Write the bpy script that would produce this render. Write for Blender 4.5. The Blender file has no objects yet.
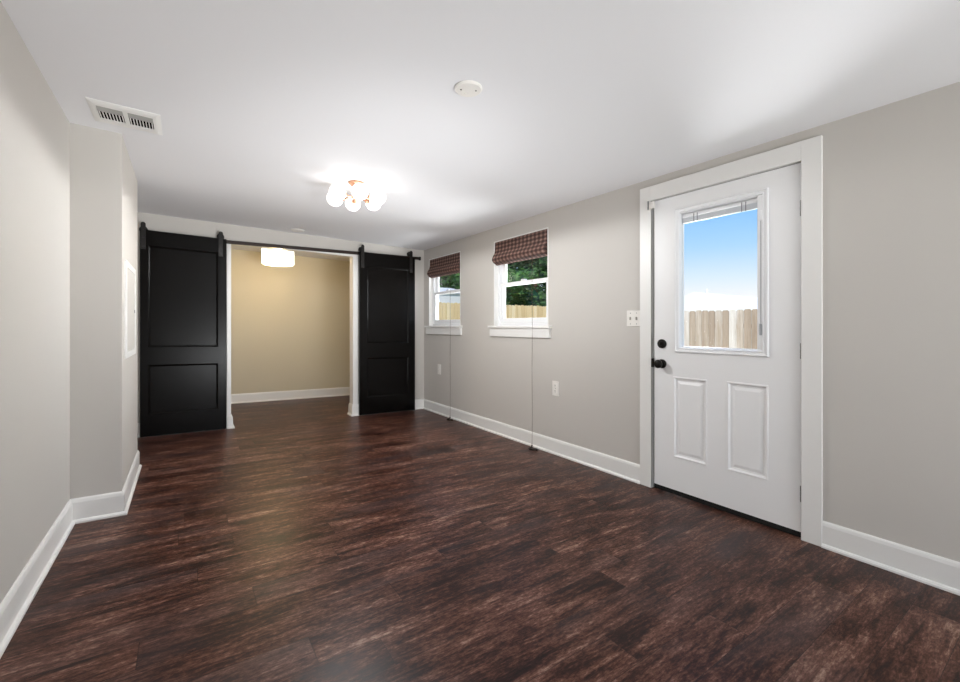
import bpy, bmesh, math, random
from mathutils import Vector, Matrix

# ------------------------------------------------------------------ camera, world, sun, exposure
SC = bpy.context.scene
COL = SC.collection
SLOPE = 0.02                      # the old floor and ceiling fall this much per metre towards the garden wall
YAW = 0.6045
cam = bpy.data.cameras.new('camera')
cam.sensor_width = 36.0
cam.sensor_fit = 'HORIZONTAL'
cam.lens = 427.07 / 960 * 36
cam.shift_y = -(341 - 325.81) / 960
cam.clip_start = 0.02
cam_o = bpy.data.objects.new('camera', cam)
COL.objects.link(cam_o)
cam_o.location = (0, 0, 1.15)
cam_o.rotation_euler = (math.pi / 2, 0, -YAW)
SC.camera = cam_o

w = bpy.data.worlds.new('sky')
SC.world = w
w.use_nodes = True
nt = w.node_tree
nt.nodes.clear()
wo = nt.nodes.new('ShaderNodeOutputWorld')
bg = nt.nodes.new('ShaderNodeBackground')
tc = nt.nodes.new('ShaderNodeTexCoord')
sx = nt.nodes.new('ShaderNodeSeparateXYZ')
rp = nt.nodes.new('ShaderNodeValToRGB')
rp.color_ramp.elements[0].position = 0.05
rp.color_ramp.elements[0].color = (1.0, 1.0, 1.0, 1)
rp.color_ramp.elements[1].position = 0.7
rp.color_ramp.elements[1].color = (0.10, 0.28, 0.75, 1)
for pos, c in ((0.10, (0.74, 0.89, 1.06, 1)), (0.16, (0.45, 0.73, 1.06, 1)), (0.235, (0.26, 0.58, 1.06, 1))):
    e = rp.color_ramp.elements.new(pos)
    e.color = c
nt.links.new(tc.outputs['Generated'], sx.inputs[0])
nt.links.new(sx.outputs['Z'], rp.inputs[0])
nt.links.new(rp.outputs[0], bg.inputs[0])
bg.inputs[1].default_value = 0.9
nt.links.new(bg.outputs[0], wo.inputs[0])

sun = bpy.data.lights.new('sun', 'SUN')
sun.energy = 4.2
sun.angle = 0.01
sun.color = (1.0, 0.95, 0.87)
sun_o = bpy.data.objects.new('sun', sun)
COL.objects.link(sun_o)
sun_o.rotation_euler = Vector((-0.75, -0.45, 0.95)).to_track_quat('Z', 'Y').to_euler()

def area(name, loc, aim, sx_, sy_, watts, color):
    l = bpy.data.lights.new(name, 'AREA')
    l.shape = 'RECTANGLE'
    l.size, l.size_y = sx_, sy_
    l.energy = watts
    l.color = color
    o = bpy.data.objects.new(name, l)
    COL.objects.link(o)
    o.location = loc
    o.rotation_euler = (Vector(aim) - Vector(loc)).to_track_quat('-Z', 'Z').to_euler()
# unseen fill lamps added outside the back door and low below the windows
area('patio_bounce', (1.3, -3.5, -0.22), (1.3, -1.6, 1.4), 2.6, 1.4, 325, (0.96, 0.98, 1.0))
area('yard_bounce', (4.6, 3.0, 0.30), (1.6, 3.0, 2.3), 4.6, 1.0, 340, (0.96, 0.98, 1.0))
area('yard_bounce_corner', (3.9, 5.0, 0.5), (2.9, 5.0, 1.7), 1.0, 0.5, 30, (0.96, 0.98, 1.0))
# unseen fill spots added to brighten the ceiling
def fill_spot(name, loc, aim, watts, angle, blend, radius):
    l = bpy.data.lights.new(name, 'SPOT')
    l.energy = watts
    l.spot_size = math.radians(angle)
    l.spot_blend = blend
    l.shadow_soft_size = radius
    l.color = (0.97, 0.985, 1.0)
    o = bpy.data.objects.new(name, l)
    COL.objects.link(o)
    o.location = loc
    o.rotation_euler = (Vector(aim) - Vector(loc)).to_track_quat('-Z', 'Y').to_euler()
fill_spot('bounce_flash', (0.8, -0.3, 0.6), (1.3, 4.6, 2.3), 25, 50, 1.0, 0.15)
fill_spot('bounce_flash_far', (1.5, -0.6, 0.5), (0.75, 5.1, 2.25), 270, 46, 1.0, 0.15)
fill_spot('bounce_flash_mid', (1.2, 2.2, 0.3), (1.2, 2.6, 2.3), 50, 160, 1.0, 0.08)
SC.view_settings.view_transform = 'Standard'
SC.view_settings.look = 'None'
SC.view_settings.exposure = 0.17
SC.view_settings.gamma = 1.0
SC.view_settings.use_curve_mapping = False
SC.cycles.use_denoising = True
SC.cycles.max_bounces = 12
SC.cycles.diffuse_bounces = 6
SC.cycles.transparent_max_bounces = 16
SC.cycles.sample_clamp_indirect = 8

# ------------------------------------------------------------------ dimensions
XR, XL, XB = 2.875, -0.546, -0.315
YB, YE, YF, H = 3.367, 4.40, 5.604, 2.309
YN = 7.36                         # rear wall of the alcove
YK = -2.6                         # wall behind the camera
DY0, DY1, DZ = 0.952, 1.893, 2.140
WINS = [(3.005, 3.885), (4.595, 5.450)]
WZ0, WZ1 = 1.205, 2.158
OX0, OX1, OZ = 0.43, 1.825, 2.100  # opening to the alcove
random.seed(4)

# ------------------------------------------------------------------ helpers
def lin(hexs):
    v = [int(hexs[i:i + 2], 16) / 255 for i in (1, 3, 5)]
    return tuple([(c / 12.92 if c <= 0.04045 else ((c + 0.055) / 1.055) ** 2.4) for c in v] + [1.0])

def mat(name, color, rough=0.5, metal=0.0, bump=0.0, bscale=200, ior=1.5, var=0.0, vscale=3.0, emis=None, estr=0):
    m = bpy.data.materials.new(name)
    m.use_nodes = True
    t = m.node_tree
    b = t.nodes['Principled BSDF']
    c = lin(color) if isinstance(color, str) else color
    b.inputs['Base Color'].default_value = c
    b.inputs['Roughness'].default_value = rough
    b.inputs['Metallic'].default_value = metal
    b.inputs['IOR'].default_value = ior
    co = t.nodes.new('ShaderNodeTexCoord')
    if bump:
        n = t.nodes.new('ShaderNodeTexNoise')
        n.inputs['Scale'].default_value = bscale
        n.inputs['Detail'].default_value = 3
        bp = t.nodes.new('ShaderNodeBump')
        bp.inputs['Strength'].default_value = bump
        bp.inputs['Distance'].default_value = 0.002
        t.links.new(co.outputs['Object'], n.inputs['Vector'])
        t.links.new(n.outputs['Fac'], bp.inputs['Height'])
        t.links.new(bp.outputs['Normal'], b.inputs['Normal'])
    if var:
        n = t.nodes.new('ShaderNodeTexNoise')
        n.inputs['Scale'].default_value = vscale
        n.inputs['Detail'].default_value = 4
        mx = t.nodes.new('ShaderNodeMix')
        mx.data_type = 'RGBA'
        mx.inputs[6].default_value = tuple(x * (1 - var) for x in c[:3]) + (1,)
        mx.inputs[7].default_value = tuple(min(1, x * (1 + var)) for x in c[:3]) + (1,)
        t.links.new(co.outputs['Object'], n.inputs['Vector'])
        t.links.new(n.outputs['Fac'], mx.inputs[0])
        t.links.new(mx.outputs[2], b.inputs['Base Color'])
    if emis:
        b.inputs['Emission Color'].default_value = lin(emis)
        b.inputs['Emission Strength'].default_value = estr
    return m

def glass_mat(name, tint=(1, 1, 1, 1)):
    m = bpy.data.materials.new(name)
    m.use_nodes = True
    t = m.node_tree
    t.nodes.clear()
    o = t.nodes.new('ShaderNodeOutputMaterial')
    tr = t.nodes.new('ShaderNodeBsdfTransparent')
    tr.inputs[0].default_value = tint
    g = t.nodes.new('ShaderNodeBsdfGlossy')
    g.inputs['Roughness'].default_value = 0.02
    f = t.nodes.new('ShaderNodeFresnel')
    ge = t.nodes.new('ShaderNodeNewGeometry')
    io = t.nodes.new('ShaderNodeMapRange')          # same reflection on the entry and exit face of the thin pane
    io.inputs['To Min'].default_value = 1.25
    io.inputs['To Max'].default_value = 1 / 1.25
    t.links.new(ge.outputs['Backfacing'], io.inputs['Value'])
    t.links.new(io.outputs[0], f.inputs[0])
    mx = t.nodes.new('ShaderNodeMixShader')
    t.links.new(f.outputs[0], mx.inputs[0])
    t.links.new(tr.outputs[0], mx.inputs[1])
    t.links.new(g.outputs[0], mx.inputs[2])
    t.links.new(mx.outputs[0], o.inputs[0])
    return m

def plank_floor():
    m = bpy.data.materials.new('dark_plank_floor')
    m.use_nodes = True
    t = m.node_tree
    N, L = t.nodes.new, t.links.new
    b = t.nodes['Principled BSDF']
    co = N('ShaderNodeTexCoord')
    sep = N('ShaderNodeSeparateXYZ')
    L(co.outputs['Object'], sep.inputs[0])

    def math_(op, a, v=None, v2=None):
        n = N('ShaderNodeMath')
        n.operation = op
        for i, q in enumerate((a, v, v2)):
            if q is None:
                continue
            if isinstance(q, (int, float)):
                n.inputs[i].default_value = q
            else:
                L(q, n.inputs[i])
        return n.outputs[0]
    PW, PL = 0.152, 1.22
    yr = math_('DIVIDE', sep.outputs['Y'], PW)
    row = math_('FLOOR', yr)
    wn = N('ShaderNodeTexWhiteNoise')
    wn.noise_dimensions = '1D'
    L(row, wn.inputs['W'])
    xr = math_('ADD', math_('DIVIDE', sep.outputs['X'], PL), wn.outputs['Value'])
    colm = math_('FLOOR', xr)
    idv = N('ShaderNodeCombineXYZ')
    L(row, idv.inputs[0])
    L(colm, idv.inputs[1])
    wn2 = N('ShaderNodeTexWhiteNoise')
    wn2.noise_dimensions = '2D'
    L(idv.outputs[0], wn2.inputs['Vector'])
    # per-plank offset of the grain
    off = N('ShaderNodeVectorMath')
    off.operation = 'MULTIPLY_ADD'
    L(wn2.outputs['Color'], off.inputs[0])
    off.inputs[1].default_value = (7, 3, 5)
    L(co.outputs['Object'], off.inputs[2])

    def noise(scale, vec, detail=5, rough=0.6, dist=0.0):
        mp = N('ShaderNodeMapping')
        mp.inputs['Scale'].default_value = scale
        L(vec, mp.inputs['Vector'])
        n = N('ShaderNodeTexNoise')
        n.inputs['Scale'].default_value = 1.0
        n.inputs['Detail'].default_value = detail
        n.inputs['Roughness'].default_value = rough
        n.inputs['Distortion'].default_value = dist
        L(mp.outputs[0], n.inputs['Vector'])
        return n.outputs['Fac']
    g1 = noise((3.0, 24, 1), off.outputs[0], 7, 0.66, 0.8)       # streaks
    g2 = noise((22, 110, 1), off.outputs[0], 5, 0.75, 0.5)       # fine grain
    g3 = noise((2.4, 6.5, 1), off.outputs[0], 5, 0.62, 0.6)      # cloudy wear
    g4 = noise((42, 75, 1), off.outputs[0], 5, 0.8, 0.0)        # mottling
    v = math_('ADD', math_('MULTIPLY', g1, 0.34), math_('MULTIPLY', g2, 0.27))
    v = math_('ADD', v, math_('MULTIPLY', g3, 0.25))
    v = math_('ADD', v, math_('MULTIPLY', g4, 0.24))
    v = math_('ADD', v, math_('MULTIPLY', wn2.outputs['Value'], 0.03))
    ramp = N('ShaderNodeValToRGB')
    els = ramp.color_ramp.elements
    els[0].position = 0.46
    els[0].color = lin('#130908')
    els[1].position = 0.72
    els[1].color = lin('#b89a88')
    for p_, c_ in ((0.52, '#2a1612'), (0.565, '#47291f'), (0.625, '#6e4c40')):
        e_ = els.new(p_)
        e_.color = lin(c_)
    L(v, ramp.inputs[0])
    # greyish tint patches
    mx = N('ShaderNodeMix')
    mx.data_type = 'RGBA'
    mx.blend_type = 'MIX'
    g5 = noise((1.3, 3.0, 1), off.outputs[0], 3, 0.5, 0.2)
    rr = N('ShaderNodeMapRange')
    rr.inputs['From Min'].default_value = 0.5
    rr.inputs['From Max'].default_value = 0.75
    rr.inputs['To Max'].default_value = 0.40
    L(g5, rr.inputs['Value'])
    L(rr.outputs[0], mx.inputs[0])
    L(ramp.outputs[0], mx.inputs[6])
    mx.inputs[7].default_value = lin('#4a4244')
    # seams
    fy = math_('FRACT', yr)
    fx = math_('FRACT', xr)
    ey = math_('LESS_THAN', math_('MINIMUM', fy, math_('SUBTRACT', 1.0, fy)), 0.010)
    ex = math_('LESS_THAN', math_('MINIMUM', fx, math_('SUBTRACT', 1.0, fx)), 0.0014)
    seam = math_('MAXIMUM', ey, ex)
    mx2 = N('ShaderNodeMix')
    mx2.data_type = 'RGBA'
    L(math_('MULTIPLY', seam, 0.55), mx2.inputs[0])
    L(mx.outputs[2], mx2.inputs[6])
    mx2.inputs[7].default_value = lin('#150b09')
    b.inputs['IOR'].default_value = 1.27
    L(mx2.outputs[2], b.inputs['Base Color'])
    rgh = math_('ADD', math_('MULTIPLY', g1, 0.16), 0.27)
    L(rgh, b.inputs['Roughness'])
    bp = N('ShaderNodeBump')
    bp.inputs['Strength'].default_value = 0.25
    bp.inputs['Distance'].default_value = 0.002
    L(math_('SUBTRACT', math_('ADD', g1, math_('MULTIPLY', g2, 0.7)), math_('MULTIPLY', seam, 0.5)), bp.inputs['Height'])
    L(bp.outputs['Normal'], b.inputs['Normal'])
    return m

def woven_mat():
    m = bpy.data.materials.new('woven_wood')
    m.use_nodes = True
    t = m.node_tree
    N, L = t.nodes.new, t.links.new
    b = t.nodes['Principled BSDF']
    b.inputs['Roughness'].default_value = 0.7
    co = N('ShaderNodeTexCoord')
    outs = []
    for axis, sc, dist in (('Z', 7.5, 0.5), ('Y', 5.2, 0.25), ('Z', 60, 0.5)):
        wv = N('ShaderNodeTexWave')
        wv.bands_direction = axis
        wv.inputs['Scale'].default_value = sc
        wv.inputs['Distortion'].default_value = dist
        wv.inputs['Detail'].default_value = 2
        L(co.outputs['Object'], wv.inputs['Vector'])
        outs.append(wv.outputs['Fac'])
    ns = N('ShaderNodeTexNoise')
    ns.inputs['Scale'].default_value = 1
    mp = N('ShaderNodeMapping')
    mp.inputs['Scale'].default_value = (10, 14, 160)
    L(co.outputs['Object'], mp.inputs['Vector'])
    L(mp.outputs[0], ns.inputs['Vector'])

    def m2(op, a, c):
        n = N('ShaderNodeMath')
        n.operation = op
        L(a, n.inputs[0])
        if isinstance(c, float):
            n.inputs[1].default_value = c
        else:
            L(c, n.inputs[1])
        return n.outputs[0]
    v = m2('ADD', m2('MULTIPLY', outs[0], 0.28), m2('MULTIPLY', outs[1], 0.26))
    v = m2('ADD', v, m2('MULTIPLY', outs[2], 0.18))
    v = m2('ADD', v, m2('MULTIPLY', ns.outputs['Fac'], 0.32))
    ramp = N('ShaderNodeValToRGB')
    ramp.color_ramp.elements[0].position = 0.25
    ramp.color_ramp.elements[0].color = lin('#21130f')
    ramp.color_ramp.elements[1].position = 0.85
    ramp.color_ramp.elements[1].color = lin('#a08478')
    e_ = ramp.color_ramp.elements.new(0.52)
    e_.color = lin('#573830')
    L(v, ramp.inputs[0])
    L(ramp.outputs[0], b.inputs['Base Color'])
    bp = N('ShaderNodeBump')
    bp.inputs['Strength'].default_value = 0.5
    bp.inputs['Distance'].default_value = 0.004
    L(v, bp.inputs['Height'])
    L(bp.outputs['Normal'], b.inputs['Normal'])
    return m

def board_mat(name, c0, c1, c2, width):
    """Vertical fence boards: a tint per board plus grain along Z (object coordinates; Y or X across is folded together)."""
    m = bpy.data.materials.new(name)
    m.use_nodes = True
    t = m.node_tree
    N, L = t.nodes.new, t.links.new
    b = t.nodes['Principled BSDF']
    b.inputs['Roughness'].default_value = 0.85
    co = N('ShaderNodeTexCoord')
    sep = N('ShaderNodeSeparateXYZ')
    L(co.outputs['Object'], sep.inputs[0])
    ad = N('ShaderNodeMath')
    L(sep.outputs['X'], ad.inputs[0])
    L(sep.outputs['Y'], ad.inputs[1])
    dv = N('ShaderNodeMath')
    dv.operation = 'DIVIDE'
    L(ad.outputs[0], dv.inputs[0])
    dv.inputs[1].default_value = width
    fl = N('ShaderNodeMath')
    fl.operation = 'FLOOR'
    L(dv.outputs[0], fl.inputs[0])
    wn = N('ShaderNodeTexWhiteNoise')
    wn.noise_dimensions = '1D'
    L(fl.outputs[0], wn.inputs['W'])
    mp = N('ShaderNodeMapping')
    mp.inputs['Scale'].default_value = (14, 14, 1.3)
    L(co.outputs['Object'], mp.inputs['Vector'])
    ns = N('ShaderNodeTexNoise')
    ns.inputs['Scale'].default_value = 1
    ns.inputs['Detail'].default_value = 6
    ns.inputs['Roughness'].default_value = 0.7
    L(mp.outputs[0], ns.inputs['Vector'])
    ml = N('ShaderNodeMath')
    ml.operation = 'MULTIPLY_ADD'
    L(wn.outputs['Value'], ml.inputs[0])
    ml.inputs[1].default_value = 0.45
    mm = N('ShaderNodeMath')
    mm.operation = 'MULTIPLY'
    L(ns.outputs['Fac'], mm.inputs[0])
    mm.inputs[1].default_value = 0.6
    L(mm.outputs[0], ml.inputs[2])
    ramp = N('ShaderNodeValToRGB')
    ramp.color_ramp.elements[0].position = 0.15
    ramp.color_ramp.elements[0].color = lin(c0)
    ramp.color_ramp.elements[1].position = 0.85
    ramp.color_ramp.elements[1].color = lin(c2)
    e_ = ramp.color_ramp.elements.new(0.5)
    e_.color = lin(c1)
    L(ml.outputs[0], ramp.inputs[0])
    L(ramp.outputs[0], b.inputs['Base Color'])
    return m

def leaf_mat(name, dark, light):
    m = bpy.data.materials.new(name)
    m.use_nodes = True
    t = m.node_tree
    N, L = t.nodes.new, t.links.new
    b = t.nodes['Principled BSDF']
    b.inputs['Roughness'].default_value = 0.55
    co = N('ShaderNodeTexCoord')
    ns = N('ShaderNodeTexNoise')
    ns.inputs['Scale'].default_value = 2.3
    ns.inputs['Detail'].default_value = 6
    L(co.outputs['Object'], ns.inputs['Vector'])
    ramp = N('ShaderNodeValToRGB')
    ramp.color_ramp.elements[0].position = 0.4
    ramp.color_ramp.elements[0].color = lin(dark)
    ramp.color_ramp.elements[1].position = 0.68
    ramp.color_ramp.elements[1].color = lin(light)
    L(ns.outputs['Fac'], ramp.inputs[0])
    L(ramp.outputs[0], b.inputs['Base Color'])
    return m

M = {
    'tan': mat('tan_alcove_paint', '#cdc3ab', 0.62, bump=0.10, bscale=260),  # greige wall paint with the drum light's warmth put into the colour
    'wall': mat('greige_wall_paint', '#cbc7c1', 0.62, bump=0.10, bscale=260),
    'ceil': mat('white_ceiling_paint', '#ececee', 0.8, bump=0.12, bscale=180),
    'trim': mat('white_trim_paint', '#eeedea', 0.35),
    'door': mat('white_door_paint', '#f3f3f3', 0.38),
    'black': mat('espresso_door_paint', '#0a0807', 0.24, bump=0.06, bscale=90, ior=1.25),
    'iron': mat('black_iron', '#1c1917', 0.42, 0.3),
    'bronze': mat('oil_rubbed_bronze', '#15120f', 0.32, 0.5),
    'rail': mat('brown_black_rail', '#2a1b14', 0.45, 0.2),
    'plastic': mat('white_plastic', '#efece6', 0.35),
    'vinyl': mat('white_vinyl', '#f2f3f4', 0.3),
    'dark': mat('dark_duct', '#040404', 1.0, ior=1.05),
    'slot': mat('dark_slot', '#4a4742', 0.6),
    'grey': mat('grey_gasket', '#6d6c6c', 0.6),
    'steel': mat('satin_steel', '#8a8a88', 0.35, 0.9),
    'copper': mat('brushed_rose_gold', '#b98f74', 0.35, 0.9),
    'globe': mat('lit_opal_glass', '#ffffff', 0.2, emis='#fff8ee', estr=1.25),
    'shade': mat('lit_linen_shade', '#ffffff', 0.8, emis='#fff3dc', estr=3.0),
    'brick_sill': mat('black_rubber_sweep', '#0a0908', 0.7),
    'glass': glass_mat('clear_glass'),
    'floor': plank_floor(),
    'woven': woven_mat(),
    'cord': mat('brown_cord', '#5a4032', 0.8),
    'tassel': mat('dark_wood_tassel', '#1c120c', 0.5),
    'fence_old': board_mat('weathered_boards', '#86705c', '#b7a592', '#f0ebe4', 0.15),
    'fence_new': board_mat('fresh_pine_boards', '#c9a878', '#e6cc9c', '#f6e6c4', 0.15),
    'roof_white': mat('white_roof', '#f4f4f2', 0.6, var=0.03),
    'siding': mat('pale_siding', '#f0f2f4', 0.7, var=0.04),
    'roof_grey': mat('grey_shingle', '#c9ced4', 0.9, var=0.1),
    'grass': mat('grass', '#7d8454', 0.95, var=0.35, vscale=1.5),
    'bark': mat('bark', '#4a3b2c', 0.9, var=0.3, vscale=8),
    'leaf_a': leaf_mat('deep_green_leaves', '#12301a', '#55803f'),
    'leaf_b': leaf_mat('mid_green_leaves', '#3a6a2c', '#a9c46e'),
    'ext': mat('exterior_siding', '#d8d4cc', 0.8),
}

OFF = {}        # world offset of the object's own frame

def tag(o, label=None, cat=None, group=None, kind=None):
    if label: o['label'] = label
    if cat: o['category'] = cat
    if group: o['group'] = group
    if kind: o['kind'] = kind
    return o

def thing(name, label, cat, loc, group=None, level=True):
    o = bpy.data.objects.new(name, None)
    o.empty_display_size = 0.05
    COL.objects.link(o)
    x, y, z = loc
    if level: z -= SLOPE * x
    o.location = (x, y, z)
    OFF[o.name] = Vector((x, y, z))
    return tag(o, label, cat, group)

def obj(name, bm, m, parent=None, shear=True, bevel=0.0, smooth=False, seg=2):
    """Link a bmesh given in room coordinates as one object; the building's fall is worked into the vertices."""
    off = OFF[parent.name] if parent else Vector((0, 0, 0))
    for v in bm.verts:
        if shear: v.co.z -= SLOPE * v.co.x
        v.co -= off
    bmesh.ops.recalc_face_normals(bm, faces=bm.faces)
    me = bpy.data.meshes.new(name)
    bm.to_mesh(me)
    bm.free()
    if smooth:
        for p in me.polygons: p.use_smooth = True
    me.materials.append(M[m] if isinstance(m, str) else m)
    o = bpy.data.objects.new(name, me)
    COL.objects.link(o)
    if parent: o.parent = parent
    OFF[o.name] = off
    if bevel:
        b = o.modifiers.new('bevel', 'BEVEL')
        b.width = bevel
        b.segments = seg
        b.limit_method = 'ANGLE'
    return o

def solo(name, bm, m, label, cat, group=None, kind=None, **k):
    return tag(obj(name, bm, m, **k), label, cat, group, kind)

def dup(o, delta, parent=None):
    c = o.copy()
    COL.objects.link(c)
    if parent: c.parent = parent
    else: c.location = Vector(o.location) + Vector(delta)
    OFF[c.name] = OFF[o.name] + Vector(delta)
    for ch in [q for q in o.children]:
        dup(ch, delta, c)
    return c

def B(): return bmesh.new()

def box(bm, x0, x1, y0, y1, z0, z1):
    vs = [bm.verts.new((x, y, z)) for x in (x0, x1) for y in (y0, y1) for z in (z0, z1)]
    for f in ((0, 1, 3, 2), (4, 6, 7, 5), (0, 4, 5, 1), (2, 3, 7, 6), (0, 2, 6, 4), (1, 5, 7, 3)):
        bm.faces.new([vs[i] for i in f])
    return bm

def cyl(bm, p0, p1, r0, r1=None, n=16, cap=True):
    r1 = r0 if r1 is None else r1
    p0, p1 = Vector(p0), Vector(p1)
    q = (p1 - p0).to_track_quat('Z', 'Y')
    rings = []
    for p, r in ((p0, r0), (p1, r1)):
        rings.append([bm.verts.new(p + q @ Vector((r * math.cos(2 * math.pi * i / n), r * math.sin(2 * math.pi * i / n), 0))) for i in range(n)])
    for i in range(n):
        bm.faces.new((rings[0][i], rings[0][(i + 1) % n], rings[1][(i + 1) % n], rings[1][i]))
    if cap:
        bm.faces.new(rings[0][::-1])
        bm.faces.new(rings[1])
    return bm

def lathe(bm, c, axis, prof, n=24):
    """prof: list of (distance along axis, radius)."""
    c = Vector(c)
    q = Vector(axis).to_track_quat('Z', 'Y')
    prev = None
    for d, r in prof:
        if r < 1e-6:
            ring = [bm.verts.new(c + q @ Vector((0, 0, d)))]
        else:
            ring = [bm.verts.new(c + q @ Vector((r * math.cos(2 * math.pi * i / n), r * math.sin(2 * math.pi * i / n), d))) for i in range(n)]
        if prev:
            for i in range(n):
                a, b2 = prev[i % len(prev)], prev[(i + 1) % len(prev)]
                d2, c2 = ring[i % len(ring)], ring[(i + 1) % len(ring)]
                fs = []
                for v in (a, b2, c2, d2):
                    if v not in fs: fs.append(v)
                if len(fs) > 2: bm.faces.new(fs)
        prev = ring
    return bm

def sphere(bm, c, r, u=24, v=16):
    bmesh.ops.create_uvsphere(bm, u_segments=u, v_segments=v, radius=r, matrix=Matrix.Translation(c))
    return bm

def tube(bm, pts, r, n=8):
    rings = []
    P = [Vector(p) for p in pts]
    for i, p in enumerate(P):
        d = (P[min(i + 1, len(P) - 1)] - P[max(i - 1, 0)]).normalized()
        q = d.to_track_quat('Z', 'Y')
        rings.append([bm.verts.new(p + q @ Vector((r * math.cos(2 * math.pi * k / n), r * math.sin(2 * math.pi * k / n), 0))) for k in range(n)])
    for a, b2 in zip(rings, rings[1:]):
        for k in range(n):
            best = (b2[k], b2[(k + 1) % n])
            bm.faces.new((a[k], a[(k + 1) % n], best[1], best[0]))
    bm.faces.new(rings[0][::-1])
    bm.faces.new(rings[-1])
    return bm

def grid_wall(bm, axis, t0, t1, a0, a1, z0, z1, holes):
    """Wall slab normal to `axis` ('x' or 'y'), thickness t0..t1, running a0..a1, with rectangular holes (a0,a1,z0,z1)."""
    A = sorted({a0, a1, *[h[0] for h in holes], *[h[1] for h in holes]})
    Zs = sorted({z0, z1, *[h[2] for h in holes], *[h[3] for h in holes]})
    A = [a for a in A if a0 <= a <= a1]
    Zs = [z for z in Zs if z0 <= z <= z1]
    solid = {}
    for i in range(len(A) - 1):
        for j in range(len(Zs) - 1):
            am, zm = (A[i] + A[i + 1]) / 2, (Zs[j] + Zs[j + 1]) / 2
            solid[i, j] = not any(h[0] < am < h[1] and h[2] < zm < h[3] for h in holes)
    cache = {}
    def V(t, a, z):
        k = (t, round(a, 6), round(z, 6))
        if k not in cache:
            cache[k] = bm.verts.new((t, a, z) if axis == 'x' else (a, t, z))
        return cache[k]
    for (i, j), s in solid.items():
        if not s: continue
        a, b2, z, zz = A[i], A[i + 1], Zs[j], Zs[j + 1]
        for t in (t0, t1):
            bm.faces.new((V(t, a, z), V(t, b2, z), V(t, b2, zz), V(t, a, zz)))
        for (di, dj), (p, q) in {(-1, 0): ((a, z), (a, zz)), (1, 0): ((b2, z), (b2, zz)), (0, -1): ((a, z), (b2, z)), (0, 1): ((a, zz), (b2, zz))}.items():
            if not solid.get((i + di, j + dj), False):
                bm.faces.new((V(t0, *p), V(t0, *q), V(t1, *q), V(t1, *p)))
    return bm

def panel_face(bm, mp, a0, a1, z0, z1, prof):
    """Concentric rectangles: prof = [(inset, depth)...]; mp(a, z, depth) gives the room point."""
    prev = None
    for ins, d in prof:
        ring = [bm.verts.new(mp(a, z, d)) for a, z in ((a0 + ins, z0 + ins), (a1 - ins, z0 + ins), (a1 - ins, z1 - ins), (a0 + ins, z1 - ins))]
        if prev:
            for k in range(4):
                bm.faces.new((prev[k], prev[(k + 1) % 4], ring[(k + 1) % 4], ring[k]))
        prev = ring
    bm.faces.new(prev)
    return bm

def sweep(bm, path, prof, closed_prof=True):
    """Sweep profile (offset to the RIGHT of travel, z) along an XY polyline with mitred corners."""
    P = [Vector((p[0], p[1])) for p in path]
    rings = []
    for i, p in enumerate(P):
        d0 = (P[i] - P[i - 1]).normalized() if i else None
        d1 = (P[i + 1] - P[i]).normalized() if i < len(P) - 1 else None
        n0 = Vector((d0.y, -d0.x)) if d0 else None
        n1 = Vector((d1.y, -d1.x)) if d1 else None
        if n0 is None: n = n1
        elif n1 is None: n = n0
        else: n = (n0 + n1) / (1 + n0.dot(n1))
        rings.append([bm.verts.new((p.x + n.x * o, p.y + n.y * o, z)) for o, z in prof])
    for a, b2 in zip(rings, rings[1:]):
        for k in range(len(prof)):
            j = (k + 1) % len(prof)
            bm.faces.new((a[k], a[j], b2[j], b2[k]))
    bm.faces.new(rings[0][::-1])
    bm.faces.new(rings[-1])
    return bm

# ------------------------------------------------------------------ the shell
ROOF = 0.12
solo('floor', box(B(), -1.2, XR + 0.14, YK - 0.1, YN + 0.1, -0.15, 0.0), 'floor', 'dark brown wood plank floor of the room and alcove', 'floor', kind='structure')
solo('ceiling', box(B(), -1.4, XR + 0.45, YK - 0.3, YN + 0.3, H, H + ROOF), 'ceil', 'smooth white painted ceiling', 'ceiling', kind='structure')

holes = [(DY0 - 0.02, DY1 + 0.02, 0.0, DZ + 0.02)] + [(a - 0.0, b, WZ0, WZ1) for a, b in WINS]
solo('wall_right', grid_wall(B(), 'x', XR, XR + 0.14, YK, YN + 0.1, 0, H, holes), 'wall', 'greige right wall with the white door and two windows', 'wall', kind='structure')
solo('wall_left', box(B(), XL - 0.12, XL, YK, YB, 0, H), 'wall', 'pale greige left wall in the foreground', 'wall', kind='structure')
bm = B()
box(bm, XL - 0.12, XB, YB, YE, 0, H)
solo('wall_column', bm, 'wall', 'boxed out wall section projecting at the left beside the black barn door', 'wall', kind='structure')
solo('wall_left_rear', box(B(), XL - 0.12, XL, YE, YF, 0, H), 'wall', 'left wall behind the boxed out section', 'wall', kind='structure')
solo('wall_far', grid_wall(B(), 'y', YF, YF + 0.13, XL - 0.12, XR, 0, H, [(OX0 - 0.012, OX1 + 0.012, 0, OZ + 0.012)]), 'wall', 'greige end wall with the wide opening and barn doors', 'wall', kind='structure')
solo('wall_alcove_rear', box(B(), -1.1, XR, YN, YN + 0.1, 0, H), 'tan', 'tan lit rear wall of the alcove seen through the opening', 'wall', kind='structure')
solo('wall_alcove_left', box(B(), -1.2, -1.1, YF + 0.13, YN + 0.1, 0, H), 'tan', 'left side wall of the alcove', 'wall', kind='structure')
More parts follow.
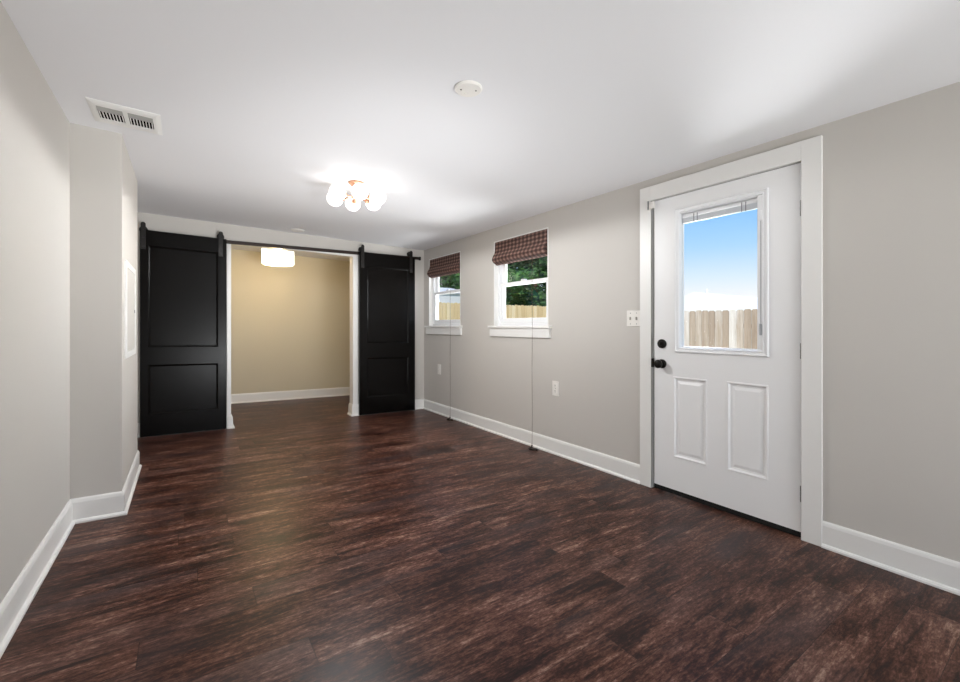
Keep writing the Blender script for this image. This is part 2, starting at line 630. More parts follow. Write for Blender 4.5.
# wall behind the camera, with an unseen patio door added to let light in
PX0, PX1 = 0.1, 2.5
solo('wall_back', grid_wall(B(), 'y', YK - 0.12, YK, XL - 0.12, XR + 0.14, 0, H, [(PX0, PX1, 0, 2.1)]), 'wall', 'wall behind the viewer with a patio door', 'wall', kind='structure')
pd = thing('door_2', 'glazed sliding patio door behind the viewer', 'door', (1.3, YK - 0.06, 0))
pd['kind'] = 'structure'
bm = B()
for a, b2 in ((PX0, PX0 + 0.06), (1.26, 1.34), (PX1 - 0.06, PX1)): box(bm, a, b2, YK - 0.1, YK - 0.04, 0.0, 2.1)
box(bm, PX0 + 0.06, PX1 - 0.06, YK - 0.1, YK - 0.04, 0, 0.06)
box(bm, PX0 + 0.06, PX1 - 0.06, YK - 0.1, YK - 0.04, 2.04, 2.1)
obj('door_frame', bm, 'vinyl', pd)
for a, b2 in ((PX0 + 0.06, 1.26), (1.34, PX1 - 0.06)):
    obj('pane', box(B(), a, b2, YK - 0.073, YK - 0.067, 0.06, 2.04), 'glass', pd)

# baseboards
BP = [(0, 0), (0.026, 0), (0.026, 0.010), (0.020, 0.018), (0.013, 0.021), (0.013, 0.118), (0.009, 0.133), (0.004, 0.141), (0, 0.141)]
solo('baseboard_left', sweep(B(), [(XL, YK), (XL, YB), (XB, YB), (XB, YE), (XL, YE), (XL, YF), (OX0 - 0.04, YF)], BP), 'trim', 'white baseboard along the left wall and boxed out section', 'baseboard', kind='structure')
CW = 0.095                     # door casing width
solo('baseboard_right', sweep(B(), [(OX1 + 0.062, YF), (XR, YF), (XR, DY1 + CW)], BP), 'trim', 'white baseboard under the two windows, left of the door', 'baseboard', kind='structure')
solo('baseboard_near', sweep(B(), [(XR, DY0 - CW), (XR, YK), (PX1, YK)], BP), 'trim', 'white baseboard right of the door in the foreground', 'baseboard', kind='structure')
solo('baseboard_alcove', sweep(B(), [(-1.1, YF + 0.13), (-1.1, YN), (XR, YN), (XR, YF + 0.13)], BP), 'trim', 'white baseboard at the foot of the alcove rear wall', 'baseboard', kind='structure')
# plinths wrapping the two ends of the wall beside the opening
for nm, x0, x1, side in (('left', OX0 - 0.04, OX0, 1), ('right', OX1, OX1 + 0.062, -1)):
    bm = B()
    if side > 0:
        path = [(x0, YF - 0.016), (x1, YF - 0.016), (x1, YF + 0.13)]
    else:
        path = [(x0, YF + 0.13), (x0, YF - 0.016), (x1, YF - 0.016)]
    PP = [(0, 0), (0.034, 0), (0.034, 0.012), (0.020, 0.024), (0.016, 0.122), (0.008, 0.145), (0, 0.147)]
    sweep(bm, path, PP)
    solo('trim_plinth_' + nm, bm, 'trim', 'white wrapped plinth at the foot of the %s side of the opening' % nm, 'trim', kind='structure')
# casing and jamb lining of the opening
bm = B()
box(bm, OX0 - 0.040, OX0, YF - 0.016, YF + 0.0, 0, OZ + 0.032)
box(bm, OX1, OX1 + 0.062, YF - 0.016, YF + 0.0, 0, OZ + 0.032)
box(bm, OX0, OX1, YF - 0.016, YF + 0.0, OZ, OZ + 0.032)
box(bm, OX0 - 0.010, OX0, YF, YF + 0.13, 0, OZ)
box(bm, OX1, OX1 + 0.010, YF, YF + 0.13, 0, OZ)
box(bm, OX0 - 0.010, OX1 + 0.010, YF, YF + 0.13, OZ, OZ + 0.010)
solo('trim_1', bm, 'trim', 'white casing and lining of the opening to the alcove', 'trim', kind='structure', bevel=0.002)

# ------------------------------------------------------------------ garden door
bm = B()
C0, C1 = XR - 0.020, XR
box(bm, C0, C1, DY1, DY1 + CW, 0, DZ + 0.108)
box(bm, C0, C1, DY0 - CW, DY0, 0, DZ + 0.108)
box(bm, C0, C1, DY0, DY1, DZ, DZ + 0.108)
JX = XR + 0.14
box(bm, C0 + 0.002, JX, DY1, DY1 + 0.02, 0, DZ)
box(bm, C0 + 0.002, JX, DY0 - 0.02, DY0, 0, DZ)
box(bm, C0 + 0.002, JX, DY0 - 0.02, DY1 + 0.02, DZ, DZ + 0.02)
solo('trim_2', bm, 'trim', 'wide white casing and jamb around the garden door', 'trim', kind='structure', bevel=0.002)

d = thing('door_1', 'white half glazed garden door with two raised panels and black knob', 'door', (XR + 0.03, (DY0 + DY1) / 2, 0))
d['kind'] = 'structure'
S0, S1, SZ0, SZ1 = 0.960, 1.881, 0.036, DZ - 0.006
SX, ST = XR + 0.002, 0.045
LY0, LY1, LZ0, LZ1 = 1.120, 1.715, 1.020, 2.036       # lite frame
PAN = [(1.489, 1.731, 0.268, 0.846), (1.123, 1.362, 0.276, 0.850)]
cut = (LY0 + 0.02, LY1 - 0.02, LZ0 + 0.02, LZ1 - 0.02)
obj('slab', grid_wall(B(), 'x', SX, SX + ST, S0, S1, SZ0, SZ1, [cut] + PAN), 'door', d)
for a0, a1, z0, z1 in PAN:
    bm = panel_face(B(), lambda a, z, q: (SX + q, a, z), a0, a1, z0, z1, [(0, 0.0), (0.003, -0.003), (0.010, -0.003), (0.018, 0.009), (0.030, 0.011), (0.050, 0.003)])
    panel_face(bm, lambda a, z, q: (SX + q, a, z), a0, a1, z0, z1, [(0, 0.0), (0, 0.044)])
    obj('panel', bm, 'door', d)
# lite frame: outer ridge, step, flat to the glass
bm = B()
prof = [(0, 0.0), (0.001, -0.010), (0.004, -0.014), (0.009, -0.014), (0.013, -0.008), (0.024, -0.007), (0.027, -0.011), (0.031, -0.011), (0.036, -0.002), (0.038, 0.006), (0.038, 0.02)]
prev = None
for ins, q in prof:
    ring = [bm.verts.new((SX + q, a, z)) for a, z in ((LY0 + ins, LZ0 + ins), (LY1 - ins, LZ0 + ins), (LY1 - ins, LZ1 - ins), (LY0 + ins, LZ1 - ins))]
    if prev:
        for k in range(4): bm.faces.new((prev[k], prev[(k + 1) % 4], ring[(k + 1) % 4], ring[k]))
    prev = ring
lf = obj('lite_frame', bm, 'vinyl', d)
bm = B()      # outside frame of the lite
g0, g1, gz0, gz1 = LY0 + 0.040, LY1 - 0.036, LZ0 + 0.044, LZ1 - 0.044
grid_wall(bm, 'x', SX + 0.03, SX + ST + 0.008, LY0 + 0.01, LY1 - 0.01, LZ0 + 0.01, LZ1 - 0.01, [(g0, g1, gz0, gz1)])
obj('outer_lite_frame', bm, 'vinyl', d)
obj('pane', box(B(), SX + 0.016, SX + 0.019, g0, g1, gz0, gz1), 'glass', d)
# raised mini blind between the panes
mb = obj('mini_blind', box(B(), SX + 0.021, SX + 0.035, g0 + 0.004, g1 - 0.004, gz1 - 0.022, gz1), 'vinyl', d)
bm = B()
for k in range(9):
    z = gz1 - 0.024 - k * 0.0042
    box(bm, SX + 0.0205, SX + 0.0355, g0 + 0.02, g1 - 0.006, z - 0.003, z)
obj('slat_stack', bm, mat('grey_slats', '#d6dade', 0.5), mb)
bm = B()
for y in (g0 + 0.11, g1 - 0.10):
    for s in (-0.012, 0.012): box(bm, SX + 0.0195, SX + 0.021, y + s - 0.002, y + s + 0.002, gz1 - 0.064, gz1 - 0.004)
obj('ladder_cord', bm, mat('dark_ladder_cord', '#6a6d72', 0.7), mb)
ot = obj('operator_track', box(B(), SX - 0.004, SX + 0.016, LY0 + 0.026, LY0 + 0.064, LZ0 + 0.04, LZ1 - 0.03), 'vinyl', d, bevel=0.004)
obj('track_slot', box(B(), SX - 0.0046, SX - 0.003, LY0 + 0.040, LY0 + 0.046, LZ0 + 0.13, LZ1 - 0.17), mat('pale_slot', '#bdbfc2', 0.6), ot)
obj('slider', box(B(), SX - 0.012, SX - 0.003, LY0 + 0.033, LY0 + 0.053, LZ1 - 0.19, LZ1 - 0.13), 'vinyl', ot, bevel=0.003)
obj('slider', box(B(), SX - 0.010, SX - 0.003, LY0 + 0.036, LY0 + 0.050, LZ0 + 0.13, LZ0 + 0.20), mat('pale_slider', '#a3a6aa', 0.5), ot, bevel=0.003)
# black strip filling the threshold gap, gasket, hinges, hardware
obj('door_sweep', box(B(), SX + 0.004, SX + ST, S0, S1, 0.003, SZ0), 'brick_sill', d)
bm = B()
box(bm, SX + 0.012, SX + 0.05, S1, DY1, 0.004, DZ)
box(bm, SX + 0.012, SX + 0.05, S0, S1, SZ1, DZ)
obj('weatherstrip', bm, 'grey', d)
for z, mm in ((0.21, 'steel'), (1.02, 'steel'), (1.83, 'steel')):
    hb = cyl(B(), (SX - 0.005, S0 - 0.004, z), (SX - 0.005, S0 - 0.004, z + 0.09), 0.0055, n=12)
    for k in range(3): cyl(hb, (SX - 0.005, S0 - 0.004, z + 0.002 + k * 0.03), (SX - 0.005, S0 - 0.004, z + 0.026 + k * 0.03), 0.0062, n=12)
    obj('hinge', hb, mm, d)
KY = 1.815
db = obj('deadbolt', lathe(B(), (SX, KY, 1.076), (-1, 0, 0), [(0, 0.033), (0.012, 0.033), (0.018, 0.026), (0.019, 0.0)]), 'bronze', d, smooth=False)
obj('thumb_turn', box(B(), SX - 0.034, SX - 0.017, KY - 0.004, KY + 0.004, 1.06, 1.092), 'bronze', db, bevel=0.002)
kn = obj('knob', lathe(B(), (SX, KY, 0.930), (-1, 0, 0), [(0.016, 0.012), (0.030, 0.013), (0.036, 0.022), (0.045, 0.030), (0.058, 0.031), (0.068, 0.024), (0.071, 0.012), (0.071, 0.0)]), 'bronze', d, smooth=True)
obj('rosette', lathe(B(), (SX, KY, 0.930), (-1, 0, 0), [(0, 0.033), (0.010, 0.033), (0.017, 0.024), (0.018, 0.0)]), 'bronze', kn)
obj('latch_plate', box(B(), XR - 0.021, XR + 0.006, S1 + 0.001, DY1 - 0.001, 0.90, 0.965), 'bronze', d)

fl = thing('flip_lock', 'small white flip lock at the top left corner of the garden door', 'lock', (XR - 0.02, 1.89, 2.10))
obj('base_plate', box(B(), C0 - 0.006, C0, 1.886, 1.912, 2.068, 2.128), 'plastic', fl, bevel=0.002)
obj('latch', box(B(), C0 - 0.022, C0 - 0.006, 1.855, 1.905, 2.074, 2.124), 'plastic', fl, bevel=0.004)
obj('pivot', cyl(B(), (C0 - 0.026, 1.899, 2.066), (C0 - 0.026, 1.899, 2.130), 0.005), 'steel', fl)

# ------------------------------------------------------------------ windows
def make_window(n, y0, y1, label):
    t = thing('window_%d' % n, label, 'window', (XR + 0.07, (y0 + y1) / 2, WZ0))
    t['kind'] = 'structure'
    bm = B()       # jamb lining of the reveal
    R0, R1 = XR - 0.001, XR + 0.142
    box(bm, R0, R1, y0, y0 + 0.012, WZ0, WZ1)
    box(bm, R0, R1, y1 - 0.012, y1, WZ0, WZ1)
    box(bm, R0, R1, y0 + 0.012, y1 - 0.012, WZ1 - 0.012, WZ1)
    obj('jamb', bm, 'trim', t)
    sl = obj('sill', box(B(), XR - 0.040, XR + 0.142, y0 - 0.046, y1 + 0.070, WZ0 - 0.022, WZ0 + 0.002), 'trim', t, bevel=0.004)
    bpy.context.view_layer.update()
    obj('apron', box(B(), XR - 0.022, XR, y0 - 0.034, y1 + 0.056, WZ0 - 0.115, WZ0 - 0.022), 'trim', sl, bevel=0.002)
    F0, F1 = XR + 0.050, XR + 0.138
    a, b2, z0, z1 = y0 + 0.012, y1 - 0.012, WZ0 + 0.002, WZ1 - 0.012
    bm = B()
    grid_wall(bm, 'x', F0, F1, a, b2, z0, z1, [(a + 0.035, b2 - 0.035, z0 + 0.03, z1 - 0.035)])
    obj('window_frame', bm, 'vinyl', t, bevel=0.003)
    ia, ib, iz0, iz1 = a + 0.035, b2 - 0.035, z0 + 0.03, z1 - 0.035
    mid = 1.668
    lo = obj('sash', grid_wall(B(), 'x', F0 + 0.008, F0 + 0.036, ia, ib, iz0, mid + 0.018, [(ia + 0.045, ib - 0.045, iz0 + 0.055, mid - 0.018)]), 'vinyl', t, bevel=0.003)
    obj('pane', box(B(), F0 + 0.020, F0 + 0.024, ia + 0.045, ib - 0.045, iz0 + 0.055, mid - 0.018), 'glass', lo)
    up = obj('sash', grid_wall(B(), 'x', F0 + 0.044, F0 + 0.072, ia, ib, mid - 0.018, iz1, [(ia + 0.045, ib - 0.045, mid + 0.018, iz1 - 0.045)]), 'vinyl', t, bevel=0.003)
    obj('pane', box(B(), F0 + 0.056, F0 + 0.060, ia + 0.045, ib - 0.045, mid + 0.018, iz1 - 0.045), 'glass', up)
    lk = B()
    box(lk, F0 + 0.0, F0 + 0.036, (ia + ib) / 2 - 0.03, (ia + ib) / 2 + 0.03, mid + 0.018, mid + 0.034)
    obj('sash_lock', lk, 'vinyl', lo, bevel=0.003)
    return t
w1 = make_window(1, *WINS[0], 'white double hung window nearer the garden door')
w2 = make_window(2, *WINS[1], 'white double hung window in the corner by the barn door')

def make_shade(y0, y1, cy, label):
    t = thing('woven_shade', label, 'blind', (XR, (y0 + y1) / 2, WZ1), 'woven roman shades over the two windows')
    front = [(0.006, 2.144), (0.004, 2.06), (-0.004, 2.02), (-0.026, 1.985), (-0.038, 1.955), (-0.036, 1.935), (-0.012, 1.912), (0.030, 1.888)]
    back = [(0.042, 1.892), (0.034, 1.930), (0.036, 2.06), (0.038, 2.144)]
    bm = B()
    loop = front + back
    a, b2 = y0 + 0.014, y1 - 0.014
    r0 = [bm.verts.new((XR + x, a, z)) for x, z in loop]
    r1 = [bm.verts.new((XR + x, b2, z)) for x, z in loop]
    for k in range(len(loop)):
        j = (k + 1) % len(loop)
        bm.faces.new((r0[k], r0[j], r1[j], r1[k]))
    bm.faces.new(r0[::-1])
    bm.faces.new(r1)
    obj('shade_panel', bm, 'woven', t)
    bm = B()
    for k, (x, z) in enumerate([(-0.030, 1.932), (-0.022, 1.922), (-0.006, 1.913)]):
        box(bm, XR + x, XR + 0.032, a + 0.004, b2 - 0.004, z - 0.012, z - 0.003)
    obj('fold', bm, 'woven', t)
    obj('head_rail', box(B(), XR + 0.008, XR + 0.045, a, b2, 2.137, 2.146), 'tassel', t)
    cx = XR - 0.052
    pts = [(XR - 0.030, cy + 0.002, 1.96), (XR - 0.045, cy + 0.001, 1.93), (cx, cy, 1.88)]
    for k in range(1, 14): pts.append((cx + 0.0005 * math.sin(k * 1.3), cy + 0.0015 * math.sin(k * 0.9), 1.88 - k * 0.13))
    pts += [(cx, cy, 0.10), (cx - 0.002, cy, 0.03)]
    cd = obj('cord', tube(B(), pts, 0.0019, 6), 'cord', t)
    lp = [(cx - 0.002, cy, 0.03), (cx - 0.006, cy - 0.002, 0.012)]
    for k in range(9):
        an = math.pi * 0.95 * k / 8
        lp.append((cx - 0.018 - 0.052 * math.sin(an), cy - 0.050 + 0.045 * math.cos(an), 0.0085))
    bm = tube(B(), lp, 0.0075, 8)
    sphere(bm, lp[-1], 0.013, 12, 8)
    obj('tassel', bm, 'tassel', cd)
    return t
make_shade(*WINS[0], 3.180, 'brown woven roman shade on the larger looking window nearer the garden door')
make_shade(*WINS[1], 4.765, 'brown woven roman shade on the window in the corner by the barn door')

# ------------------------------------------------------------------ barn doors
TY = YF - 0.030                   # rail centre plane
DF, DBk = YF - 0.084, YF - 0.046  # door front and back
def track_z(x): return 2.082 + 0.031 * (x - 0.36)
tr = thing('barn_door_rail', 'long dark flat sliding door rail across the top of the opening', 'rail', (1.2, TY, 2.1))
bm = B()
x0, x1 = -0.375, 2.80
vs = []
for x in (x0, x1):
    for y in (TY - 0.004, TY + 0.004):
        for z in (0, 0.040): vs.append(bm.verts.new((x, y, track_z(x) + z)))
for f in ((0, 1, 3, 2), (4, 6, 7, 5), (0, 4, 5, 1), (2, 3, 7, 6), (0, 2, 6, 4), (1, 5, 7, 3)): bm.faces.new([vs[i] for i in f])
obj('rail_bar', bm, 'rail', tr)
for x in (-0.25, 0.40, 1.10, 1.83, 2.50, 2.76):
    obj('standoff', cyl(B(), (x, TY + 0.004, track_z(x) + 0.02), (x, YF + (-0.0), track_z(x) + 0.02), 0.010, n=12), 'rail', tr)
    obj('bolt', lathe(B(), (x, TY - 0.004, track_z(x) + 0.02), (0, -1, 0), [(0, 0.010), (0.006, 0.009), (0.007, 0)], 6), 'iron', tr)
obj('end_stop', box(B(), 2.775, 2.80, TY - 0.022, TY + 0.006, track_z(2.78) - 0.006, track_z(2.78) + 0.044), 'iron', tr, bevel=0.002)

def barn_door(x0, x1, ztop, pan, hx, htop, hbot, label):
    t = thing('barn_door', label, 'door', ((x0 + x1) / 2, (DF + DBk) / 2, 0.012), 'black sliding barn doors')
    z0 = 0.012
    obj('door_frame', grid_wall(B(), 'y', DF, DBk, x0, x1, z0, ztop, pan), 'black', t, bevel=0.0015)
    for a0, a1, b0, b1 in pan:
        mp = lambda a, z, q: (a, DF + q, z)
        bm = panel_face(B(), mp, a0, a1, b0, b1, [(0, 0.0005), (0.004, 0.004), (0.012, 0.007), (0.017, 0.013), (0.020, 0.013)])
        panel_face(bm, mp, a0, a1, b0, b1, [(0, 0.0005), (0, 0.030)])
        obj('panel', bm, 'black', t)
    for x in hx:
        zr = track_z(x) + 0.040
        wr = 0.030
        bm = B()      # strap with a rounded top, bolted to the face of the door
        wv = 0.021
        fp = DF - 0.005
        out = [(x - wv, hbot), (x + wv, hbot), (x + wv, htop - wv)]
        out += [(x + wv * math.cos(a), htop - wv + wv * math.sin(a)) for a in [math.pi * k / 8 for k in range(1, 8)]] + [(x - wv, htop - wv)]
        f0 = [bm.verts.new((px, fp, pz)) for px, pz in out]
        f1 = [bm.verts.new((px, DF, pz)) for px, pz in out]
        bm.faces.new(f0)
        bm.faces.new(f1[::-1])
        for k in range(len(out)):
            j = (k + 1) % len(out)
            bm.faces.new((f0[k], f1[k], f1[j], f0[j]))
        st = obj('hanger_strap', bm, 'iron', t)
        obj('wheel', lathe(B(), (x, TY + 0.010, zr + wr), (0, -1, 0), [(0, 0.0), (0, wr + 0.006), (0.005, wr + 0.006), (0.007, wr), (0.013, wr), (0.015, wr + 0.006), (0.020, wr + 0.006), (0.020, 0.0)], 28), 'iron', t)
        obj('axle', cyl(B(), (x, fp - 0.004, zr + wr), (x, TY + 0.012, zr + wr), 0.006, n=10), 'iron', t)
        for z in (hbot + 0.03, hbot + 0.12):
            obj('bolt', lathe(B(), (x, fp, z), (0, -1, 0), [(0, 0.010), (0.005, 0.009), (0.007, 0)], 6), 'iron', st)
    return t
barn_door(-0.376, 0.380, 2.122, [(-0.310, 0.300, 0.925, 1.966), (-0.310, 0.300, 0.236, 0.742)], (-0.350, 0.326), 2.200, 1.925,
          'wide black two panel barn door at the left of the opening')
barn_door(1.888, 2.690, 2.166, [(1.994, 2.588, 0.960, 1.988), (1.994, 2.588, 0.236, 0.762)], (1.930, 2.630), 2.262, 1.955,
          'black two panel barn door in the corner beside the window, right of the opening')

# ------------------------------------------------------------------ wall fittings
ap = thing('access_panel', 'white flush access panel in the side of the boxed out wall', 'panel', (XB, 3.82, 1.25))
obj('panel_frame', grid_wall(B(), 'x', XB, XB + 0.010, 3.51, 4.13, 0.935, 1.565, [(3.55, 4.09, 0.975, 1.525)]), 'trim', ap, bevel=0.002)
obj('cover', box(B(), XB, XB + 0.006, 3.552, 4.088, 0.977, 1.523), 'wall', ap, bevel=0.002)
obj('latch', cyl(B(), (XB + 0.006, 4.07, 1.25), (XB + 0.009, 4.07, 1.25), 0.012), 'steel', ap)

sw = thing('light_switch', 'white two gang toggle switch plate against the left edge of the door casing', 'switch', (XR, 2.053, 1.265))
obj('plate', box(B(), XR - 0.007, XR, 1.990, 2.116, 1.203, 1.327), 'plastic', sw, bevel=0.003)
for y in (2.026, 2.080):
    obj('toggle', box(B(), XR - 0.016, XR - 0.006, y - 0.005, y + 0.005, 1.252, 1.276), mat('toggle_grey', '#a8a39a', 0.5), sw, bevel=0.002)
    for z in (1.222, 1.306):
        obj('screw', cyl(B(), (XR - 0.0085, y, z), (XR - 0.007, y, z), 0.0035, n=10), 'steel', sw)

def outlet(y, z, label):
    t = thing('wall_outlet', label, 'outlet', (XR, y, z), 'duplex wall outlets under the windows')
    obj('plate', box(B(), XR - 0.007, XR, y - 0.043, y + 0.043, z - 0.070, z + 0.070), 'plastic', t, bevel=0.003)
    for dz in (-0.026, 0.026):
        r = obj('receptacle', box(B(), XR - 0.010, XR - 0.006, y - 0.018, y + 0.018, z + dz - 0.019, z + dz + 0.019), 'plastic', t, bevel=0.003)
        bm = B()
        for s in (-0.007, 0.007): box(bm, XR - 0.0105, XR - 0.0095, y + s - 0.0012, y + s + 0.0012, z + dz - 0.002, z + dz + 0.009)
        cyl(bm, (XR - 0.0105, y, z + dz - 0.010), (XR - 0.0095, y, z + dz - 0.010), 0.0025, n=8)
        obj('slot', bm, 'slot', r)
    obj('screw', cyl(B(), (XR - 0.0085, y, z), (XR - 0.007, y, z), 0.0035, n=10), 'steel', t)
    return t
outlet(2.904, 0.617, 'white duplex outlet below the window nearer the garden door')
outlet(5.140, 0.611, 'white duplex outlet low on the wall below the corner window')

# ------------------------------------------------------------------ ceiling fittings
v = thing('ceiling_vent', 'white louvred air register in the ceiling above the boxed out wall', 'vent', (-0.265, 3.085, H))
VX0, VX1, VY0, VY1 = -0.420, -0.112, 2.935, 3.236
h0, h1, q0, q1 = -0.388, -0.148, 2.985, 3.165
bm = B()
zt = H
ring = []
for (a0, a1, b0, b1, z) in ((VX0, VX1, VY0, VY1, zt), (VX0, VX1, VY0, VY1, zt - 0.003), (VX0 + 0.02, VX1 - 0.02, VY0 + 0.02, VY1 - 0.02, zt - 0.010), (h0, h1, q0, q1, zt - 0.012), (h0, h1, q0, q1, zt - 0.001)):
    ring.append([bm.verts.new(p) for p in ((a0, b0, z), (a1, b0, z), (a1, b1, z), (a0, b1, z))])
for a, b2 in zip(ring, ring[1:]):
    for k in range(4): bm.faces.new((a[k], a[(k + 1) % 4], b2[(k + 1) % 4], b2[k]))
obj('register_frame', bm, 'trim', v)
obj('duct', box(B(), h0, h1, q0, q1, zt - 0.0035, zt - 0.0005), 'dark', v)  # flat black plate, the shade inside the duct put into its colour
mx_ = (h0 + h1) / 2
obj('centre_bar', box(B(), mx_ - 0.010, mx_ + 0.010, q0, q1, zt - 0.012, zt - 0.003), 'trim', v)
for a0, a1 in ((h0, mx_ - 0.010), (mx_ + 0.010, h1)):
    bm = B()          # one long angled blade at the near side
    vs = [bm.verts.new(p) for p in ((a0, q0 + 0.004, zt - 0.004), (a1, q0 + 0.004, zt - 0.004), (a1, q0 + 0.060, zt - 0.012), (a0, q0 + 0.060, zt - 0.012),
                                    (a0, q0 + 0.066, zt - 0.012), (a1, q0 + 0.066, zt - 0.012), (a1, q0 + 0.066, zt - 0.004), (a0, q0 + 0.066, zt - 0.004))]
    for f in ((0, 1, 2, 3), (3, 2, 5, 4), (4, 5, 6, 7)): bm.faces.new([vs[i] for i in f])
    obj('long_blade', bm, mat('blade_grey', '#a9a8a5', 0.5), v)
    n = 8
    for k in range(n):
        x = a0 + (k + 0.5) * (a1 - a0) / n
        obj('slat', box(B(), x - 0.0022, x + 0.0022, q0 + 0.066, q1, zt - 0.010, zt - 0.006), 'trim', v)

cp = thing('blank_cover_plate', 'round white blank cover plate on the ceiling nearest the viewer', 'cover plate', (1.115, 1.712, H))
cpc = (1.115, 1.712, H - SLOPE * 1.115)
obj('plate', lathe(B(), cpc, (0, 0, -1), [(0, 0.067), (0.006, 0.066), (0.011, 0.060), (0.012, 0.0)], 40), 'plastic', cp, shear=False)
for dx, dy in ((0.030, 0.020), (-0.034, -0.012)):
    obj('screw', cyl(B(), (cpc[0] + dx, cpc[1] - dy * 1.0, cpc[2] - 0.012), (cpc[0] + dx, cpc[1] - dy, cpc[2] - 0.0135), 0.004, n=10), 'slot', cp, shear=False)
obj('nub', cyl(B(), (cpc[0] + 0.004, cpc[1] + 0.030, cpc[2] - 0.012), (cpc[0] + 0.004, cpc[1] + 0.030, cpc[2] - 0.015), 0.007, n=12), 'plastic', cp, shear=False)

sd = thing('smoke_detector', 'flat white round disc on the ceiling in front of the opening', 'smoke detector', (1.10, 5.40, H))
sdc = (1.10, 5.40, H - SLOPE * 1.10)
obj('base_ring', lathe(B(), sdc, (0, 0, -1), [(0, 0.074), (0.008, 0.074), (0.010, 0.070), (0.010, 0.0)], 32), 'plastic', sd, shear=False)
obj('cover', lathe(B(), sdc, (0, 0, -1), [(0.010, 0.068), (0.015, 0.062), (0.017, 0.045), (0.018, 0.0)], 32), 'plastic', sd, shear=False)

# six globe semi-flush fixture
FX, FY = 1.118, 3.345
FZ = H - SLOPE * FX
fx = thing('globe_ceiling_light', 'rose gold ceiling light with six glowing white glass globes', 'ceiling light', (FX, FY, FZ), level=False)
obj('canopy', lathe(B(), (FX, FY, FZ), (0, 0, -1), [(0, 0.062), (0.010, 0.062), (0.013, 0.052), (0.030, 0.040), (0.046, 0.026), (0.050, 0.010), (0.050, 0)], 32), 'copper', fx, shear=False, smooth=True)
HZ = FZ - 0.122
obj('stem', cyl(B(), (FX, FY, FZ - 0.048), (FX, FY, HZ), 0.007, n=14), 'copper', fx, shear=False, smooth=True)
obj('hub', lathe(B(), (FX, FY, HZ + 0.022), (0, 0, -1), [(0, 0.0), (0, 0.016), (0.010, 0.022), (0.034, 0.022), (0.044, 0.014), (0.052, 0.006), (0.056, 0)], 24), 'copper', fx, shear=False, smooth=True)
Rv = Vector((math.cos(YAW), -math.sin(YAW), 0))
Fv = Vector((math.sin(YAW), math.cos(YAW), 0))
for k in range(6):
    an = math.radians(60 * k - 5)
    dr = Rv * math.cos(an) + Fv * math.sin(an)
    hub = Vector((FX, FY, HZ))
    c = hub + dr * 0.176
    am = obj('arm', cyl(B(), hub + dr * 0.015, hub + dr * 0.118, 0.0055, n=10), 'copper', fx, shear=False, smooth=True)
    obj('socket', lathe(B(), hub + dr * 0.095, dr, [(0, 0.0), (0, 0.013), (0.008, 0.019), (0.024, 0.021), (0.024, 0.0)], 20), 'copper', am, shear=False)
    obj('globe', sphere(B(), c, 0.062, 32, 20), 'globe', fx, shear=False, smooth=True)

gl = bpy.data.lights.new('globe_bulbs', 'SPOT')
gl.energy = 80
gl.color = (0.99, 0.995, 1.0)
gl.shadow_soft_size = 0.12
gl.spot_size = math.radians(180)
gl.spot_blend = 0.08
glo = bpy.data.objects.new('globe_bulbs', gl)
COL.objects.link(glo)
glo.location = (0, 0, -0.20)
glo.parent = fx
gp = bpy.data.lights.new('globe_glow', 'POINT')
gp.energy = 4
gp.color = (0.99, 0.995, 1.0)
gp.shadow_soft_size = 0.12
gpo = bpy.data.objects.new('globe_glow', gp)
COL.objects.link(gpo)
gpo.location = (0, 0, -0.24)
gpo.parent = fx
gu = bpy.data.lights.new('globe_uplight', 'SPOT')  # added fill lamp, unseen, well below the globes, washing the ceiling
gu.energy = 2.5
gu.color = (1.0, 0.99, 0.97)
gu.shadow_soft_size = 0.1
gu.spot_size = math.radians(178)
gu.spot_blend = 0.1
guo = bpy.data.objects.new('globe_uplight', gu)
COL.objects.link(guo)
guo.location = (0, 0, -0.90)
guo.rotation_euler = (math.pi, 0, 0)
guo.parent = fx

# drum light in the alcove
AX, AY = 1.055, 6.42
AZ = H - SLOPE * AX
al = thing('drum_ceiling_light', 'lit white drum shade ceiling light inside the alcove', 'ceiling light', (AX, AY, AZ), level=False)
obj('canopy', lathe(B(), (AX, AY, AZ), (0, 0, -1), [(0, 0.07), (0.018, 0.068), (0.022, 0.02), (0.10, 0.012), (0.10, 0)], 24), 'steel', al, shear=False)
DR, DZ0, DZ1 = 0.203, AZ - 0.305, AZ - 0.085
bm = lathe(B(), (AX, AY, DZ1), (0, 0, -1), [(0, DR - 0.004), (0, DR), (DZ1 - DZ0 - 0.02, DR), (DZ1 - DZ0 - 0.02, DR - 0.004), (0, DR - 0.004)], 48)
obj('drum_shade', bm, 'shade', al, shear=False, smooth=False)
obj('diffuser', lathe(B(), (AX, AY, DZ0 + 0.030), (0, 0, -1), [(0, 0), (0, DR - 0.012), (0.024, DR - 0.016), (0.028, 0.10), (0.028, 0)], 48), 'shade', al, shear=False)
bl = bpy.data.lights.new('drum_bulb', 'POINT')
bl.energy = 12
bl.color = (1.0, 0.70, 0.30)
bl.shadow_soft_size = 0.05
blo = bpy.data.objects.new('drum_bulb', bl)
COL.objects.link(blo)
blo.location = (0, 0, -0.36)
blo.parent = al

# ------------------------------------------------------------------ garden
GZ = -0.30
bm = box(B(), -30, 60, -40, 60, GZ - 0.2, GZ)
solo('ground', bm, 'grass', 'grassy yard outside the windows', 'ground', kind='structure', shear=False)

